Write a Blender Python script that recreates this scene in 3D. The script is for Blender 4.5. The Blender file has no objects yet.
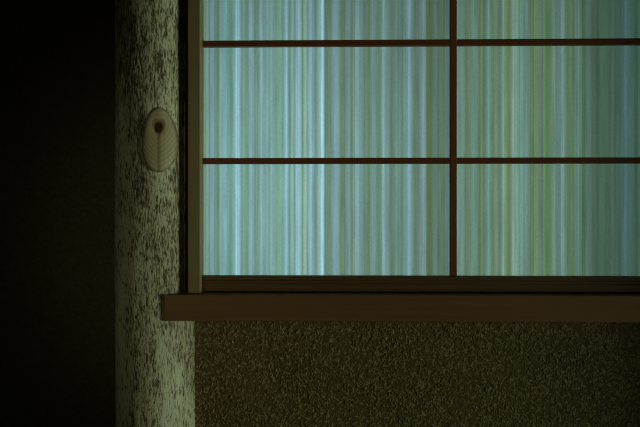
import bpy, bmesh, math, random
from mathutils import Vector, noise

random.seed(7)
S = bpy.context.scene
COL = S.collection

# ---------------------------------------------------------------- measures
F = 711.0                    # focal length in pixels (40 mm on a 36 mm sensor)
CAM_Y, CAM_Z = -1.182, 1.0
def sc(y): return (y - CAM_Y) / F
def X(px, y): return (px - 320.0) * sc(y)
def Z(py, y): return CAM_Z + (213.5 - py) * sc(y)

# ---------------------------------------------------------------- helpers
def link(name, bm, mat, parent=None, smooth=False):
    me = bpy.data.meshes.new(name)
    bmesh.ops.recalc_face_normals(bm, faces=bm.faces[:])
    bm.to_mesh(me); bm.free()
    me.materials.append(mat)
    if smooth:
        for p in me.polygons: p.use_smooth = True
    o = bpy.data.objects.new(name, me)
    COL.objects.link(o)
    if parent:
        o.parent = parent
        o.matrix_parent_inverse = parent.matrix_world.inverted()
    return o

def box(bm, x0, x1, y0, y1, z0, z1):
    v = [bm.verts.new((x, y, z)) for x in (x0, x1) for y in (y0, y1) for z in (z0, z1)]
    for f in ((0,1,3,2),(4,6,7,5),(0,4,5,1),(2,3,7,6),(0,2,6,4),(1,5,7,3)):
        bm.faces.new([v[i] for i in f])

def bevel_all(bm, w, seg=2):
    bmesh.ops.recalc_face_normals(bm, faces=bm.faces[:])
    es = [e for e in bm.edges if len(e.link_faces) == 2 and e.calc_face_angle(0) > 0.6]
    bmesh.ops.bevel(bm, geom=es, offset=w, segments=seg, affect='EDGES', profile=0.5)

def bbox(name, mat, parent, x0, x1, y0, y1, z0, z1, bev=0.0008):
    bm = bmesh.new(); box(bm, x0, x1, y0, y1, z0, z1)
    if bev: bevel_all(bm, bev)
    return link(name, bm, mat, parent)

def prism(bm, pts, z0, z1):
    a = [bm.verts.new((x, y, z0)) for x, y in pts]
    b = [bm.verts.new((x, y, z1)) for x, y in pts]
    n = len(pts)
    bm.faces.new(a); bm.faces.new(b[::-1])
    for i in range(n):
        bm.faces.new((a[i], a[(i+1) % n], b[(i+1) % n], b[i]))

def empty(name, loc):
    o = bpy.data.objects.new(name, None); o.location = loc
    o.empty_display_size = 0.1
    COL.objects.link(o)
    bpy.context.view_layer.update()
    return o

def tag(o, label=None, cat=None, kind=None):
    if label: o['label'] = label
    if cat: o['category'] = cat
    if kind: o['kind'] = kind
    return o

def lin(c):
    c /= 255.0
    return c / 12.92 if c <= 0.04045 else ((c + 0.055) / 1.055) ** 2.4

# ---------------------------------------------------------------- materials
class NT:
    def __init__(s, name):
        s.m = bpy.data.materials.new(name); s.m.use_nodes = True
        s.t = s.m.node_tree; s.t.nodes.clear()
        s.out = s.t.nodes.new('ShaderNodeOutputMaterial')
    def n(s, typ, **kw):
        nd = s.t.nodes.new(typ)
        for k, v in kw.items():
            if k.startswith('i_'):
                nd.inputs[k[2:].replace('_', ' ')].default_value = v
            else: setattr(nd, k, v)
        return nd
    def l(s, a, b): s.t.links.new(a, b)
    def coord(s, scale, src='Object', loc=(0,0,0)):
        tc = s.n('ShaderNodeTexCoord'); mp = s.n('ShaderNodeMapping')
        mp.inputs['Scale'].default_value = scale
        mp.inputs['Location'].default_value = loc
        s.l(tc.outputs[src], mp.inputs['Vector'])
        return mp.outputs['Vector']
    def noise(s, vec, scale, detail=3, rough=.55, dist=0.0):
        nd = s.n('ShaderNodeTexNoise')
        nd.inputs['Scale'].default_value = scale
        nd.inputs['Detail'].default_value = detail
        nd.inputs['Roughness'].default_value = rough
        nd.inputs['Distortion'].default_value = dist
        s.l(vec, nd.inputs['Vector'])
        return nd.outputs['Fac']
    def math(s, op, a, b=None, c=None):
        nd = s.n('ShaderNodeMath', operation=op)
        for i, v in enumerate((a, b, c)):
            if v is None: continue
            if isinstance(v, (int, float)): nd.inputs[i].default_value = v
            else: s.l(v, nd.inputs[i])
        return nd.outputs[0]
    def ramp(s, fac, stops, interp='LINEAR'):
        nd = s.n('ShaderNodeValToRGB'); cr = nd.color_ramp; cr.interpolation = interp
        while len(cr.elements) < len(stops): cr.elements.new(0.5)
        for e, (p, c) in zip(cr.elements, stops):
            e.position = p; e.color = (c[0], c[1], c[2], 1)
        s.l(fac, nd.inputs['Fac'])
        return nd.outputs['Color']
    def mix(s, fac, a, b, mode='MIX'):
        nd = s.n('ShaderNodeMix', data_type='RGBA', blend_type=mode)
        if isinstance(fac, (int, float)): nd.inputs[0].default_value = fac
        else: s.l(fac, nd.inputs[0])
        for i, v in ((6, a), (7, b)):
            if isinstance(v, tuple): nd.inputs[i].default_value = (*v, 1)
            else: s.l(v, nd.inputs[i])
        return nd.outputs[2]
    def pbr(s, col, rough=.7, spec=.3, height=None, bstr=.5, bdist=.002):
        p = s.n('ShaderNodeBsdfPrincipled')
        if isinstance(col, tuple): p.inputs['Base Color'].default_value = (*col, 1)
        else: s.l(col, p.inputs['Base Color'])
        if isinstance(rough, (int, float)): p.inputs['Roughness'].default_value = rough
        else: s.l(rough, p.inputs['Roughness'])
        p.inputs['Specular IOR Level'].default_value = spec
        if height is not None:
            b = s.n('ShaderNodeBump'); b.inputs['Strength'].default_value = bstr
            b.inputs['Distance'].default_value = bdist
            s.l(height, b.inputs['Height']); s.l(b.outputs[0], p.inputs['Normal'])
        s.l(p.outputs[0], s.out.inputs['Surface'])
        return s.m

def mat_plaster(name, base, crest, k=1.0, bstr=1.0, bdist=.0075):
    t = NT(name)
    v = t.coord((1, 1, 1))
    # short curled ridges of scraped clay
    n1 = t.noise(v, 105*k, 2.0, .55, 1.4)
    r1 = t.math('SUBTRACT', 1.0, t.math('MULTIPLY', t.math('ABSOLUTE', t.math('SUBTRACT', n1, .5)), 7.0))
    r1 = t.math('MAXIMUM', r1, 0.0)
    n2 = t.noise(v, 210*k, 2.0, .6, .8)
    r2 = t.math('MAXIMUM', t.math('SUBTRACT', 1.0, t.math('MULTIPLY', t.math('ABSOLUTE', t.math('SUBTRACT', n2, .5)), 8.0)), 0.0)
    n3 = t.noise(v, 700*k, 2, .6)
    n4 = t.noise(v, 9*k, 2, .5)
    h = t.math('ADD', t.math('MULTIPLY', r1, .6), t.math('MULTIPLY', r2, .38))
    h = t.math('MULTIPLY', h, t.math('ADD', .45, n4))
    h = t.math('ADD', h, t.math('MULTIPLY', n3, .22))
    c = t.ramp(h, [(0.0, base), (.45, base), (.95, crest)])
    return t.pbr(c, .62, .25, h, bstr, bdist)

def mat_wood(name, dark, light, axis='x', k=1.0, rough=.55, spec=.3):
    t = NT(name)
    sx = {'x': (1.2, 60, 60), 'z': (60, 60, 1.2)}[axis]
    v = t.coord(sx)
    a = t.noise(v, 3.2*k, 3, .6, .3)
    b = t.noise(v, 12*k, 2, .6)
    vv = t.coord({'x': (40, 900, 900), 'z': (900, 900, 40)}[axis])
    c = t.noise(vv, 1.0, 2, .6)
    g = t.math('ADD', t.math('MULTIPLY', a, .55), t.math('ADD', t.math('MULTIPLY', b, .3), t.math('MULTIPLY', c, .2)))
    col = t.ramp(g, [(.3, dark), (.72, light)])
    return t.pbr(col, rough, spec, g, .25, .0006)

M_PLASTER = mat_plaster('ochre_clay_plaster', (.066, .047, .016), (.15, .113, .046))
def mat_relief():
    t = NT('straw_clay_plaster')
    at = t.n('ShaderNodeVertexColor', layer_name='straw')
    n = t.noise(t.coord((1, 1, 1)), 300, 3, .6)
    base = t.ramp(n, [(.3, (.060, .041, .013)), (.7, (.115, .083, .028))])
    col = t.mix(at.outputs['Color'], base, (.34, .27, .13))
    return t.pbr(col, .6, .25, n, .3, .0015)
M_RELIEF = mat_relief()
M_ALCOVE = mat_plaster('alcove_clay_plaster', (.17, .145, .075), (.23, .20, .11), .45, .7, .004)
M_SILL = mat_wood('sill_cedar', (.105, .047, .016), (.15, .071, .025), 'x')
M_RAILW = mat_wood('rail_cedar', (.065, .034, .010), (.115, .063, .020), 'x', 1.4)
M_STILE = mat_wood('stile_cedar', (.148, .106, .042), (.212, .163, .070), 'z', rough=.55, spec=.3)
M_BAR = mat_wood('bar_cedar', (.100, .029, .007), (.15, .045, .011), 'x')
M_BARV = mat_wood('upright_bar_cedar', (.115, .040, .010), (.17, .060, .016), 'z')
M_TRACK = mat_wood('lintel_cedar', (.14, .086, .035), (.20, .13, .055), 'x')

def mat_trunk():
    t = NT('stripped_log')
    v = t.coord((1, 1, .24))
    f1 = t.noise(v, 420, 3, .62, .5)
    f2 = t.noise(v, 120, 3, .6, .6)
    v2 = t.coord((1, 1, .22), loc=(3, 1, 2))
    big = t.noise(v2, 17, 2, .5)
    v3 = t.coord((1, 1, .12), loc=(1, 5, 2))
    streak = t.noise(v3, 55, 2, .6)
    base = t.ramp(big, [(.35, (.36, .355, .225)), (.5, (.43, .46, .315)), (.68, (.50, .55, .41))])
    base = t.mix(t.math('MULTIPLY', streak, .5), base, (.30, .26, .14))
    # dark flecks, denser where the bark film is thicker
    th = t.math('ADD', t.math('MULTIPLY', f1, .66), t.math('MULTIPLY', f2, .34))
    th = t.math('ADD', th, t.math('MULTIPLY', t.math('SUBTRACT', .5, big), .22))
    sz = t.n('ShaderNodeSeparateXYZ'); t.l(v, sz.inputs[0])           # more bark film left higher up (v is squeezed in z)
    th = t.math('ADD', th, t.math('MULTIPLY', t.math('SUBTRACT', sz.outputs[2], .19), .26))
    m = t.ramp(th, [(.47, (0, 0, 0)), (.60, (1, 1, 1))])
    col = t.mix(m, base, (.055, .040, .018))
    h = t.math('SUBTRACT', t.math('MULTIPLY', streak, .5), t.math('MULTIPLY', th, .8))
    return t.pbr(col, .6, .3, h, .55, .003)
M_TRUNK = mat_trunk()

# ---------------------------------------------------------------- setting: floor, walls
PC = (-.2770, .012)         # axis of the log
SY = -.0548                          # front of the sill
WALL_T = .055
SILL_TOP = Z(295.0, SY); SILL_BOT = Z(321.5, SY)
HOLE = (X(193, 0), X(868, 0), Z(280, 0), 1.62)

def floor_mat():
    t = NT('tatami')
    v = t.coord((1, 1, 1))
    w = t.n('ShaderNodeTexWave'); w.inputs['Scale'].default_value = 60
    t.l(v, w.inputs['Vector'])
    c = t.ramp(w.outputs['Fac'], [(0, (.20, .19, .09)), (1, (.30, .28, .14))])
    return t.pbr(c, .7, .2, w.outputs['Fac'], .3, .001)
bm = bmesh.new(); box(bm, -1.6, 2.2, -2.6, .55, -.06, 0)
tag(link('floor', bm, floor_mat()), 'woven straw mat floor of the dark room', 'floor', 'structure')

# back wall with the window opening, four clay pieces in one wall
bm = bmesh.new()
wx0, wx1, wz1 = PC[0] + .0650, 1.06, 2.3
xs = [wx0, HOLE[0], HOLE[1], wx1]; zs = [0, HOLE[2], HOLE[3], wz1]
def grid_wall(bm, xs, zs, y0, y1, skip):
    V = {}
    def vert(i, j, k):
        if (i, j, k) not in V: V[i, j, k] = bm.verts.new((xs[i], (y0, y1)[k], zs[j]))
        return V[i, j, k]
    cells = [(i, j) for i in range(len(xs)-1) for j in range(len(zs)-1) if (i, j) not in skip]
    for i, j in cells:
        for k in (0, 1):
            bm.faces.new([vert(i, j, k), vert(i+1, j, k), vert(i+1, j+1, k), vert(i, j+1, k)])
        for (di, dj, a, b) in ((-1,0,(0,0),(0,1)), (1,0,(1,0),(1,1)), (0,-1,(0,0),(1,0)), (0,1,(0,1),(1,1))):
            if (i+di, j+dj) not in cells:
                p, q = (i+a[0], j+a[1]), (i+b[0], j+b[1])
                bm.faces.new([vert(*p, 0), vert(*q, 0), vert(*q, 1), vert(*p, 1)])
grid_wall(bm, xs, zs, 0, WALL_T, {(1, 1)})
# scraped clay with chopped straw: raised, slightly curved fibres pressed in every direction
GX, GZ, ST = (wx0 + .0006, .80), (.44, SILL_BOT + .004), .00085
nx, nzv = int((GX[1]-GX[0])/ST), int((GZ[1]-GZ[0])/ST)
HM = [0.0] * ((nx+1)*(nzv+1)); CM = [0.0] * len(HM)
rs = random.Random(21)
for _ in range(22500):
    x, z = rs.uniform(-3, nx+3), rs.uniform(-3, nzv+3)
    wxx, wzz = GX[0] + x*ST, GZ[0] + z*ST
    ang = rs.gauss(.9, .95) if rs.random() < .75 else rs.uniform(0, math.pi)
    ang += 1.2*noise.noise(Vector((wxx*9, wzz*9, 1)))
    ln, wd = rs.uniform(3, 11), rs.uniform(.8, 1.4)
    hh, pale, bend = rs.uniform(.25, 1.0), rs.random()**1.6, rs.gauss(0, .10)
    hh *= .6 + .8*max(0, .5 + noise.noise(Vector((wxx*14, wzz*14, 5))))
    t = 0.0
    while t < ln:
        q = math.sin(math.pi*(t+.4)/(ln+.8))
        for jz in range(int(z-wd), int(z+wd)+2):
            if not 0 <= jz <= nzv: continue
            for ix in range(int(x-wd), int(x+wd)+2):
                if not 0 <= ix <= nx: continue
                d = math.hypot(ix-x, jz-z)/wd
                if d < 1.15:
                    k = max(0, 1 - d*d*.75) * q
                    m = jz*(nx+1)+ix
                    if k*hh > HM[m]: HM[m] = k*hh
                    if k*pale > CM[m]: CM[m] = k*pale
        x += math.cos(ang)*.9; z += math.sin(ang)*.9; ang += bend; t += .9
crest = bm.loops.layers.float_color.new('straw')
vals = {}
prev = None
for j in range(nzv + 1):
    z = GZ[0] + (GZ[1]-GZ[0])*j/nzv
    row = []
    for i in range(nx + 1):
        x = GX[0] + (GX[1]-GX[0])*i/nx
        e = min(1, i/3, (nx-i)/3, j/12)
        m = j*(nx+1)+i
        h = .0003 + .0013*HM[m] + .00035*noise.noise(Vector((x*520, z*520, 1.0))) + .0005*noise.noise(Vector((x*130, z*130, 4.0)))
        v = bm.verts.new((x, .0003 - e*(h + .0003), z)); vals[v] = CM[m]
        row.append(v)
    if prev:
        for i in range(nx):
            f = bm.faces.new((prev[i], prev[i+1], row[i+1], row[i])); f.smooth = True
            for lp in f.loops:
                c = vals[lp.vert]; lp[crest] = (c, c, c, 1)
    prev = row
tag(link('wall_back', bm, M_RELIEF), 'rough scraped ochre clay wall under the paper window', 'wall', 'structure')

bm = bmesh.new(); box(bm, 1.0, 1.06, -.312, -.0002, 0, 2.3); box(bm, 1.0, 1.06, -2.2, -1.15, 0, 2.3)  # unseen wall stub, added to cut the doorway light at the right
tag(link('wall_right_blocker', bm, M_PLASTER), 'unseen clay side wall with a doorway gap, added to shade the right end', 'wall', 'structure')

# recess to the left of the log
AD = .50
bm = bmesh.new()
box(bm, -1.4, PC[0] + .035, AD, AD + .05, 0, 2.3)
box(bm, PC[0] + .035, PC[0] + .06, .085, AD + .05, 0, 2.3)
tag(link('wall_left', bm, M_ALCOVE), 'dark clay wall of the recess beside the log pillar', 'wall', 'structure')

# ---------------------------------------------------------------- log pillar
pillar = tag(empty('log_pillar', (PC[0], PC[1], 0)),
             'round pale mottled log pillar with an oval knot, left of the paper window', 'pillar', 'thing')
KZ = Z(139.5, -.052); KX = X(158.6, -.052)
KW, KH = 16.9 * sc(-.052), 33.5 * sc(-.052)
FLAT_X = X(182.6, -.0375)

def trunk_r(a, z):
    r = .0675 + .0026 * (.85 - z)               # a little stouter towards the foot
    r += .0016 * noise.noise(Vector((math.cos(a)*1.4, math.sin(a)*1.4, z*2.6)))
    r += .0006 * noise.noise(Vector((math.cos(a)*5, math.sin(a)*5, z*9)))
    # gentle swelling around the knot
    px, pz = PC[0] + r*math.cos(a), z
    if math.sin(a) < 0:
        d2 = ((px-KX)/.034)**2 + ((pz-KZ+.004)/.065)**2
        r += .0018 * math.exp(-d2*1.1)
    return r
def trunk_pt(a, z):
    r = trunk_r(a, z)
    ax = PC[0] + .0016 * math.sin(z*3.1 + .4)
    return Vector((ax + r*math.cos(a), PC[1] + r*math.sin(a), z))
bm = bmesh.new()
NA, NZ, HT = 128, 460, 2.3
rows = []
for j in range(NZ+1):
    z = HT * j / NZ
    row = []
    for i in range(NA):
        p = trunk_pt(2*math.pi*i/NA, z)
        if z > SILL_TOP - .004 and p.x > FLAT_X and -.05 < p.y < .016: p.x = FLAT_X   # scribed flat for the screen
        elif z > SILL_TOP - .004 and p.x > FLAT_X - .026 and p.y < .0: p.y += .010 * ((p.x - FLAT_X + .026)/.026)**2
        row.append(bm.verts.new(p))
    rows.append(row)
for j in range(NZ):
    for i in range(NA):
        k = (i+1) % NA
        bm.faces.new((rows[j][i], rows[j][k], rows[j+1][k], rows[j+1][i]))
bm.faces.new(rows[0]); bm.faces.new(rows[-1][::-1])
trunk = link('trunk', bm, M_TRUNK, pillar, True)

# knot: a smooth oval slice across an old branch, ringed around an off-centre pith
PITH = (X(158.5, -.052), Z(127.5, -.052))
def surf_y(x, z):
    lo, hi = -math.pi + .02, -.02
    for _ in range(40):
        mid = (lo+hi)/2
        if trunk_pt(mid, z).x < x: lo = mid
        else: hi = mid
    return trunk_pt((lo+hi)/2, z).y
def oval_w(t):      # half width along the height, blunter below
    return KW
def mat_knot():
    t = NT('cut_knot')
    tc = t.n('ShaderNodeTexCoord')
    mp = t.n('ShaderNodeMapping'); mp.vector_type = 'TEXTURE'
    mp.inputs['Location'].default_value = (PITH[0], 0, PITH[1])
    t.l(tc.outputs['Object'], mp.inputs['Vector'])
    sx = t.n('ShaderNodeSeparateXYZ'); t.l(mp.outputs[0], sx.inputs[0])
    ax = t.math('ABSOLUTE', sx.outputs[0])
    zz = t.math('ADD', sx.outputs[2], t.math('MULTIPLY', ax, -.55))    # rings sag either side of the crease
    r = t.math('SQRT', t.math('ADD', t.math('POWER', t.math('MULTIPLY', sx.outputs[0], 1.35), 2.0), t.math('POWER', zz, 2.0)))
    nz = t.noise(t.coord((1, 1, 1)), 60, 3, .5)
    rr = t.math('ADD', r, t.math('MULTIPLY', nz, .003))
    ring = t.math('SINE', t.math('MULTIPLY', rr, 850.0))
    ring = t.math('ADD', .5, t.math('MULTIPLY', ring, .5))
    base = t.mix(ring, (.255, .222, .115), (.335, .31, .18))
    heart = t.ramp(r, [(.006, (.10, .055, .02)), (.0125, (.24, .20, .105)), (.022, (1, 1, 1))])
    base = t.mix(t.math('MULTIPLY', t.noise(t.coord((1, 1, .35), loc=(2, 0, 1)), 150, 3, .6), .75), base, (.20, .165, .08))
    hf = t.ramp(r, [(.0085, (1, 1, 1)), (.016, (0, 0, 0))])
    col = t.mix(hf, base, (.10, .062, .026))
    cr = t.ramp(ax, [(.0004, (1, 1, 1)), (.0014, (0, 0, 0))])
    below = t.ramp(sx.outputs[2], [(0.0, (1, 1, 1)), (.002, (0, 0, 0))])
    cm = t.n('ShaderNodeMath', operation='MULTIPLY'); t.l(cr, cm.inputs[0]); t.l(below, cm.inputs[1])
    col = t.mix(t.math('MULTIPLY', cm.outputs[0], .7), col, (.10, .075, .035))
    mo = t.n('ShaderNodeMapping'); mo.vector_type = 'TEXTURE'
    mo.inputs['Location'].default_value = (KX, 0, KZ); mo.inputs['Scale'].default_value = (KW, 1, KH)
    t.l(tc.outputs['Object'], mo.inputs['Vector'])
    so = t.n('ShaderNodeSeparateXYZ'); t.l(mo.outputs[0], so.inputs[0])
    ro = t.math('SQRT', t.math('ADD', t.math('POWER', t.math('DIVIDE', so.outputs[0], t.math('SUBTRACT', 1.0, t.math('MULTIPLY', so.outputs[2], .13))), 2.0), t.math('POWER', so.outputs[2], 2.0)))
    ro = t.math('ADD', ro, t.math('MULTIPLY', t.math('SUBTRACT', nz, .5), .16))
    lip_shade = t.ramp(ro, [(.90, (0, 0, 0)), (.985, (1, 1, 1))])  # dark bark edge that also paints in the shade along the rim step
    col = t.mix(t.math('MULTIPLY', lip_shade, .6), col, (.085, .06, .03))
    h = t.math('SUBTRACT', t.math('MULTIPLY', ring, .12), cm.outputs[0])
    return t.pbr(col, .5, .35, h, .35, .0012)
bm = bmesh.new()
RN, AN = 22, 72
ctr = None; rings = []
def knot_pt(q, a):
    dx, dz = math.cos(a), math.sin(a)
    w = KW * (1 - .13 * dz * q)
    x = KX + q * w * dx + .0012 * dz * q; z = KZ + q * KH * dz
    up = knot_up(q, dx, x, z)
    return Vector((x, surf_y(x, z) - up + (.004 if q >= 1 else 0), z))
def knot_up(q, dx, x, z):
    up = .0034 * math.sqrt(max(0, 1 - q**6)) - .0012 * (1 - q*q) + .0008 * (1 - abs(q*dx))
    rp = math.hypot((x-PITH[0])/.0105, (z-PITH[1])/.0135)
    up -= .0030 * math.exp(-(rp**2) * 1.4)                              # hollow at the pith
    return up
ctr = bm.verts.new(knot_pt(0, 0))
for k in range(1, RN+1):
    q = (k/RN) ** .85
    rings.append([bm.verts.new(knot_pt(q, 2*math.pi*i/AN)) for i in range(AN)])
for i in range(AN): bm.faces.new((ctr, rings[0][i], rings[0][(i+1) % AN]))
for k in range(RN-1):
    for i in range(AN):
        j = (i+1) % AN
        bm.faces.new((rings[k][i], rings[k+1][i], rings[k+1][j], rings[k][j]))
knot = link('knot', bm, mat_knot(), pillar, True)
knot['label'] = 'smooth oval knot with rings around a dark heart'

def mat_pith():
    t = NT('dark_pith')
    n = t.noise(t.coord((1, 1, 1)), 500, 3, .6)
    return t.pbr(t.ramp(n, [(.3, (.012, .006, .003)), (.7, (.05, .026, .012))]), .8, .1, n, .5, .001)
bm = bmesh.new()
prev = None; c0 = None
def pith_y(x, z, q):
    dx, dz = (x-KX)/KW, (z-KZ)/KH
    return surf_y(x, z) - knot_up(math.hypot(dx, dz), 0, x, z) + .0008*(abs(dx)) - .0013 * (1 - q**6) + .0003*(q >= 1)
for k in range(0, 7):
    q = k/6
    if k == 0:
        c0 = bm.verts.new((PITH[0], pith_y(PITH[0], PITH[1], 0), PITH[1])); continue
    row = []
    for i in range(28):
        a = 2*math.pi*i/28
        x = PITH[0] + q*.0066*math.cos(a)*(1+.1*math.sin(3*a+1)); z = PITH[1] + q*.0088*math.sin(a)*(1+.08*math.sin(2*a))
        row.append(bm.verts.new((x, pith_y(x, z, q), z)))
    for i in range(28):
        j = (i+1) % 28
        if prev is None: bm.faces.new((c0, row[i], row[j]))
        else: bm.faces.new((prev[i], row[i], row[j], prev[j]))
    prev = row
pith = link('pith', bm, mat_pith(), knot, True)
pith['label'] = 'dark hollow heart of the knot'

# ---------------------------------------------------------------- sill
bm = bmesh.new()
x0, x1 = X(163.2, SY), .999
pts = [(x0, SY), (x1, SY), (x1, -.0004), (PC[0] + .0725, -.0004)]
R = .0716
a1, a0 = math.asin((-.0004-PC[1])/R), -math.acos((x0-PC[0])/R)
N = 18
arc = [(PC[0] + R*math.cos(a1 + (a0-a1)*i/N), PC[1] + R*math.sin(a1 + (a0-a1)*i/N)) for i in range(N+1)]
pts = pts[:3] + arc
prism(bm, pts, SILL_BOT, SILL_TOP)
es = [e for e in bm.edges if len(e.link_faces) == 2 and all(v.co.y < SY + .0005 for v in e.verts)]
bmesh.ops.bevel(bm, geom=es, offset=.0012, segments=3, affect='EDGES', profile=.5)
sill = tag(link('window_sill', bm, M_SILL), 'plain brown cedar sill below the paper screen, its end lapping over the log', 'window sill', 'structure')

# ---------------------------------------------------------------- shoji screen
FY = -.0375                                  # front of the stile
RY = -.0205                                 # front of the bottom rail
BY = -.0155                                 # front of the lattice bars
PY = -.0055                                 # paper
shoji = tag(empty('shoji_screen', (X(540, FY), -.02, SILL_TOP)),
            'paper screen in a thin brown cedar lattice standing on the sill, backlit blue green', 'paper screen')
SZ0 = SILL_TOP + .0016
sx0, sx1 = X(187, FY), X(199.5, FY)
TOPZ = 1.655
RX1 = X(880, FY)
bbox('stile', M_STILE, shoji, sx0, sx1, FY, -.0003, SZ0 - .0014, TOPZ, .0012)
bbox('stile', M_STILE, shoji, RX1, RX1 + .021, FY, -.0003, SZ0 - .0014, TOPZ, .0012)
RZ1 = Z(276.0, RY)
# bottom rail with two shallow grooves along its face
bm = bmesh.new()
def rail_profile(bm, xa, xb, z0, z1, y0, y1, grooves):
    prof = [(y1, z0), (y1, z1), (y0 + .0008, z1), (y0, z1 - .0008)]
    for g in grooves:
        prof += [(y0, g + .0006), (y0 + .0007, g), (y0, g - .0006)]
    prof += [(y0, z0 + .0008), (y0 + .0008, z0)]
    a = [bm.verts.new((xa, y, z)) for y, z in prof]; b = [bm.verts.new((xb, y, z)) for y, z in prof]
    bm.faces.new(a); bm.faces.new(b[::-1])
    n = len(prof)
    for i in range(n): bm.faces.new((a[i], b[i], b[(i+1) % n], a[(i+1) % n]))
rail_profile(bm, sx1 + .0002, RX1 - .0002, SZ0, RZ1, RY, -.0003, (RZ1 - .0075, RZ1 - .0125))
link('bottom_rail', bm, M_RAILW, shoji)
bbox('top_rail', M_RAILW, shoji, sx1 + .0002, RX1 - .0002, RY, -.0003, TOPZ - .026, TOPZ, .0008)
BH = 6.0 * sc(BY)
pitch = 117.9
for py in (160.8, 160.8 - pitch, 160.8 - 2*pitch, 160.8 - 3*pitch):
    zc = Z(py, BY)
    bbox('cross_bar', M_BAR, shoji, sx1 + .0002, RX1 - .0002, BY, PY - .0004, zc - BH/2, zc + BH/2, .0005)
BW = 6.6 * sc(BY)
for px in (452.7, 452.7 + 246.5):
    xc = X(px, BY)
    bbox('upright_bar', M_BARV, shoji, xc - BW/2, xc + BW/2, BY - .0004, PY - .0006, RZ1 + .0002, TOPZ - .0262, .0005)

# paper: light through slats behind, put into the sheet colour as stripes (position in thousandths of the sheet run, colour)
STR = [(203,(118,150,120)),(205,(112,148,128)),(207,(130,160,160)),(209,(105,130,140)),(211,(132,180,186)),(214,(115,155,155)),(217.5,(90,130,110)),(219,(130,165,150)),
(222,(116,162,168)),(225,(118,165,175)),(228,(105,145,145)),(230,(90,130,115)),(233,(115,160,155)),(236,(145,190,210)),(239,(145,190,212)),(241,(120,150,165)),
(243.5,(108,150,130)),(246.5,(106,148,126)),(249,(130,165,180)),(252,(130,165,180)),(254,(110,150,145)),(257,(105,145,125)),(260,(140,175,190)),(263,(115,150,160)),
(267,(125,165,155)),(269,(110,150,150)),(272,(130,165,180)),(276,(100,145,120)),(279,(125,165,150)),(282,(105,140,135)),(285,(135,180,195)),(287,(133,178,193)),(289,(100,135,130)),
(292,(140,185,175)),(294,(105,140,140)),(297,(150,190,212)),(300,(150,190,210)),(302,(105,145,115)),(304.5,(140,180,155)),(307,(115,150,160)),(310,(140,175,195)),
(313,(115,155,160)),(315,(100,145,135)),(318,(145,180,185)),(320,(135,175,185)),(322,(150,200,220)),(323.4,(150,200,220)),(324.4,(90,125,120)),(326,(95,125,115)),
(328,(105,125,110)),(331,(110,145,130)),(335,(125,160,180)),(337,(125,160,180)),(340,(95,130,110)),(342.5,(90,120,85)),(345,(110,130,125)),(347,(110,130,140)),
(349,(115,145,140)),(351,(90,125,110)),(353,(105,135,120)),(357,(125,160,165)),(360,(110,145,155)),(364,(95,125,115)),(367,(105,125,110)),(368.5,(95,120,85)),
(370,(100,135,120)),(373,(115,145,150)),(377,(100,130,110)),(380,(95,130,105)),(383,(130,160,180)),(386,(110,145,140)),(389,(100,130,120)),(391,(95,115,110)),
(396,(110,145,130)),(399,(100,130,130)),(401.5,(90,120,95)),(404,(110,145,145)),(408.5,(130,165,180)),(412,(105,140,145)),(415,(95,120,90)),(418,(105,130,125)),
(421.5,(125,150,170)),(424,(110,145,135)),(427,(85,115,75)),(430,(90,105,75)),(433,(95,130,105)),(435,(100,130,125)),(438,(85,105,100)),(441,(90,115,80)),
(444,(95,115,105)),(447,(90,115,125)),(449,(115,142,142)),(456,(100,135,135)),(459,(95,130,130)),(461,(110,140,130)),(463,(95,130,130)),(465,(90,115,80)),
(467,(105,125,105)),(471,(95,130,125)),(473,(95,135,140)),(477,(100,125,110)),(479,(85,110,70)),(480.5,(105,135,95)),(482,(85,110,90)),(486,(110,145,160)),
(489,(90,135,125)),(491.5,(90,125,90)),(494,(110,135,125)),(497,(100,125,115)),(500,(95,130,125)),(502,(115,150,145)),(506,(100,130,85)),(509,(105,125,100)),
(511.5,(120,145,165)),(514,(115,150,145)),(517,(95,140,125)),(520,(115,155,170)),(525,(115,155,170)),(529,(100,125,110)),(533.5,(100,140,90)),(537,(110,125,120)),
(539,(100,130,130)),(542,(90,130,90)),(545,(80,115,75)),(548,(90,120,95)),(551,(105,145,130)),(555,(95,130,135)),(558,(100,135,150)),(560.5,(110,150,165)),
(564,(90,125,125)),(566,(85,115,80)),(568,(90,125,90)),(571,(80,110,80)),(574,(95,130,135)),(577,(85,120,125)),(580,(75,105,80)),(582,(75,112,82)),
(586.5,(90,110,125)),(590,(75,95,75)),(594,(65,85,70)),(600,(70,95,85)),(604,(65,90,70)),(610,(75,100,90)),(615,(65,85,75)),(622,(75,105,110)),
(627,(70,95,90)),(632,(65,90,70)),(635,(70,95,90)),(638,(60,95,105)),(644,(66,92,80))]
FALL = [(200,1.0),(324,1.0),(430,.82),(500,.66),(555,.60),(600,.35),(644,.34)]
def interp(tab, x):
    if x <= tab[0][0]: return tab[0][1]
    for (a, u), (b, v) in zip(tab, tab[1:]):
        if x <= b: return u + (v-u)*(x-a)/(b-a)
    return tab[-1][1]
def srgb_at(p):
    if p <= STR[0][0]: return STR[0][1]
    for (a, u), (b, v) in zip(STR, STR[1:]):
        if p <= b:
            k = (p-a)/(b-a); k = k*k*(3-2*k)
            return tuple(u[i] + (v[i]-u[i])*k for i in range(3))
    return None
GAIN = 1.25
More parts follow.
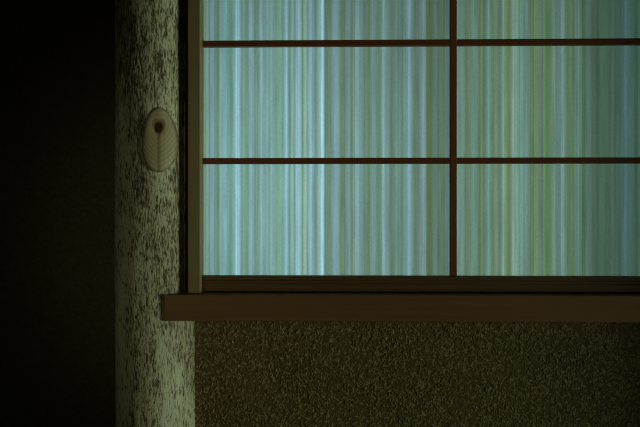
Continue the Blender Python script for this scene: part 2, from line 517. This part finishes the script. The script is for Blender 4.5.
def trans_at(p):
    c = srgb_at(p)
    if c is None:                            # sheets beyond: more of the same stripes
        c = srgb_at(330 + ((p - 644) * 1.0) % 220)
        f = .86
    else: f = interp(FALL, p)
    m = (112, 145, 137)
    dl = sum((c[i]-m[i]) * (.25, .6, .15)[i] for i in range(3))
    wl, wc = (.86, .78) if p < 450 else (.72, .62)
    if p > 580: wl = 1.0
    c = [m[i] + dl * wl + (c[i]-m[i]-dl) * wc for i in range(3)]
    w = min(1, max(0, (p - 430) / 60)) * min(1, max(0, (620 - p) / 40))        # stripes turn a yellower green here
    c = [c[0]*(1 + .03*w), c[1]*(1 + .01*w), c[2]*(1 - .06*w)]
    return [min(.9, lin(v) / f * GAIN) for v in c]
rnd = random.Random(3)
bm = bmesh.new()
cl = bm.loops.layers.float_color.new('stripe_light')
p, colz, nxt = 196.0, [], 0
while p < 887:
    if p >= nxt:
        k2 = [1 + rnd.gauss(0, .075)] * 3; g = rnd.gauss(0, .012)
        k2 = [k2[0] - g*.4, k2[1] + g, k2[2] - g*.6]; nxt = p + rnd.choice((1.6, 2.4, 2.4, 3.2))
    j = rnd.gauss(0, .07)
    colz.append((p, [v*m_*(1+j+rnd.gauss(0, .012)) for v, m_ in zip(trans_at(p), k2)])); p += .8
pz0, pz1 = RZ1 - .004, TOPZ - .015
prev = None
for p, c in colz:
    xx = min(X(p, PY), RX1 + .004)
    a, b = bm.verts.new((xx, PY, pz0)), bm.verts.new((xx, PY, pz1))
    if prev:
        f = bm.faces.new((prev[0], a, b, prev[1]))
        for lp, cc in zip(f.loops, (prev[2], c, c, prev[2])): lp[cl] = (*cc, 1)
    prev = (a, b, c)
def mat_paper():
    t = NT('paper_light_stripes')
    at = t.n('ShaderNodeVertexColor', layer_name='stripe_light')
    v = t.coord((1, 1, .03))
    n1 = t.noise(v, 420, 2, .5)
    v2 = t.coord((1, 1, .7))
    n2 = t.noise(v2, 330, 3, .65, .8)
    n3 = t.noise(t.coord((1, 1, .07)), 150, 2, .5)
    k = t.math('ADD', t.math('MULTIPLY', n1, .30), t.math('ADD', t.math('MULTIPLY', n2, .44), t.math('MULTIPLY', n3, .52)))
    k = t.math('ADD', k, .365)
    col = t.mix(1.0, at.outputs['Color'], k, 'MULTIPLY')
    tr = t.n('ShaderNodeBsdfTranslucent'); t.l(col, tr.inputs['Color'])
    df = t.n('ShaderNodeBsdfDiffuse'); df.inputs['Color'].default_value = (.36, .40, .36, 1)
    mx = t.n('ShaderNodeMixShader'); mx.inputs[0].default_value = .12
    t.l(tr.outputs[0], mx.inputs[1]); t.l(df.outputs[0], mx.inputs[2])
    t.l(mx.outputs[0], t.out.inputs['Surface'])
    return t.m
me_paper = link('paper', bm, mat_paper(), shoji)
me_paper['label'] = 'thin paper with blue and green stripes of light from behind painted in'

# upper track that keeps the screen upright
bm = bmesh.new(); box(bm, sx0 - .004, .999, -.070, -.0004, TOPZ + .001, TOPZ + .042); bevel_all(bm, .0012)
tag(link('trim_1', bm, M_TRACK), 'cedar track above the paper screen', 'trim', 'structure')

# ---------------------------------------------------------------- light
def area(name, loc, aim, size, size_y, energy, color, spread=math.pi):
    d = bpy.data.lights.new(name, 'AREA'); d.shape = 'RECTANGLE'
    d.size, d.size_y, d.energy, d.color, d.spread = size, size_y, energy, color, spread
    o = bpy.data.objects.new(name, d); COL.objects.link(o); o.location = loc
    o.rotation_euler = (Vector(aim) - Vector(loc)).to_track_quat('-Z', 'Y').to_euler()
    return o
def spot(name, loc, aim, energy, color, angle, blend, radius):
    d = bpy.data.lights.new(name, 'SPOT'); d.energy, d.color = energy, color
    d.spot_size, d.spot_blend, d.shadow_soft_size = math.radians(angle), blend, radius
    o = bpy.data.objects.new(name, d); COL.objects.link(o); o.location = loc
    o.rotation_euler = (Vector(aim) - Vector(loc)).to_track_quat('-Z', 'Y').to_euler()
    return o
# daylight outside, behind the paper
area('garden_daylight', (-.15, .62, 1.04), (-.15, 0, 1.04), .28, .40, 4.95, (.97, 1.0, .98))
# low light from an opening on the right of the room
area('doorway_daylight', (2.61, -.80, .86), (-.26, 0, .90), 1.1, .55, 58.0, (.87, 1.0, .73))
# added fill spot lifting the log's left side and the recess
spot('fill_spot', (-.80, -2.1, 1.02), (-.354, 0, .95), 10.5, (1.0, .88, .55), 24, .85, .20)

w = bpy.data.worlds.new('dim_world'); w.use_nodes = True
bg = w.node_tree.nodes['Background']; bg.inputs[0].default_value = (.9, 1.0, .75, 1); bg.inputs[1].default_value = .0012
S.world = w

# ---------------------------------------------------------------- camera
cd = bpy.data.cameras.new('camera'); cd.sensor_width = 36; cd.lens = 40; cd.clip_start = .01
cam = bpy.data.objects.new('camera', cd); COL.objects.link(cam)
YAW = math.radians(1.28)
cam.location = (math.tan(YAW) * 1.144, CAM_Y, CAM_Z)
cam.rotation_euler = (math.radians(90), 0, YAW)
S.camera = cam
S.cycles.use_denoising = True
S.cycles.use_adaptive_sampling = False
S.cycles.filter_width = 1.1

S.view_settings.view_transform = 'Standard'
S.view_settings.look = 'None'
S.view_settings.gamma = 1
S.view_settings.use_curve_mapping = False
S.view_settings.exposure = 0
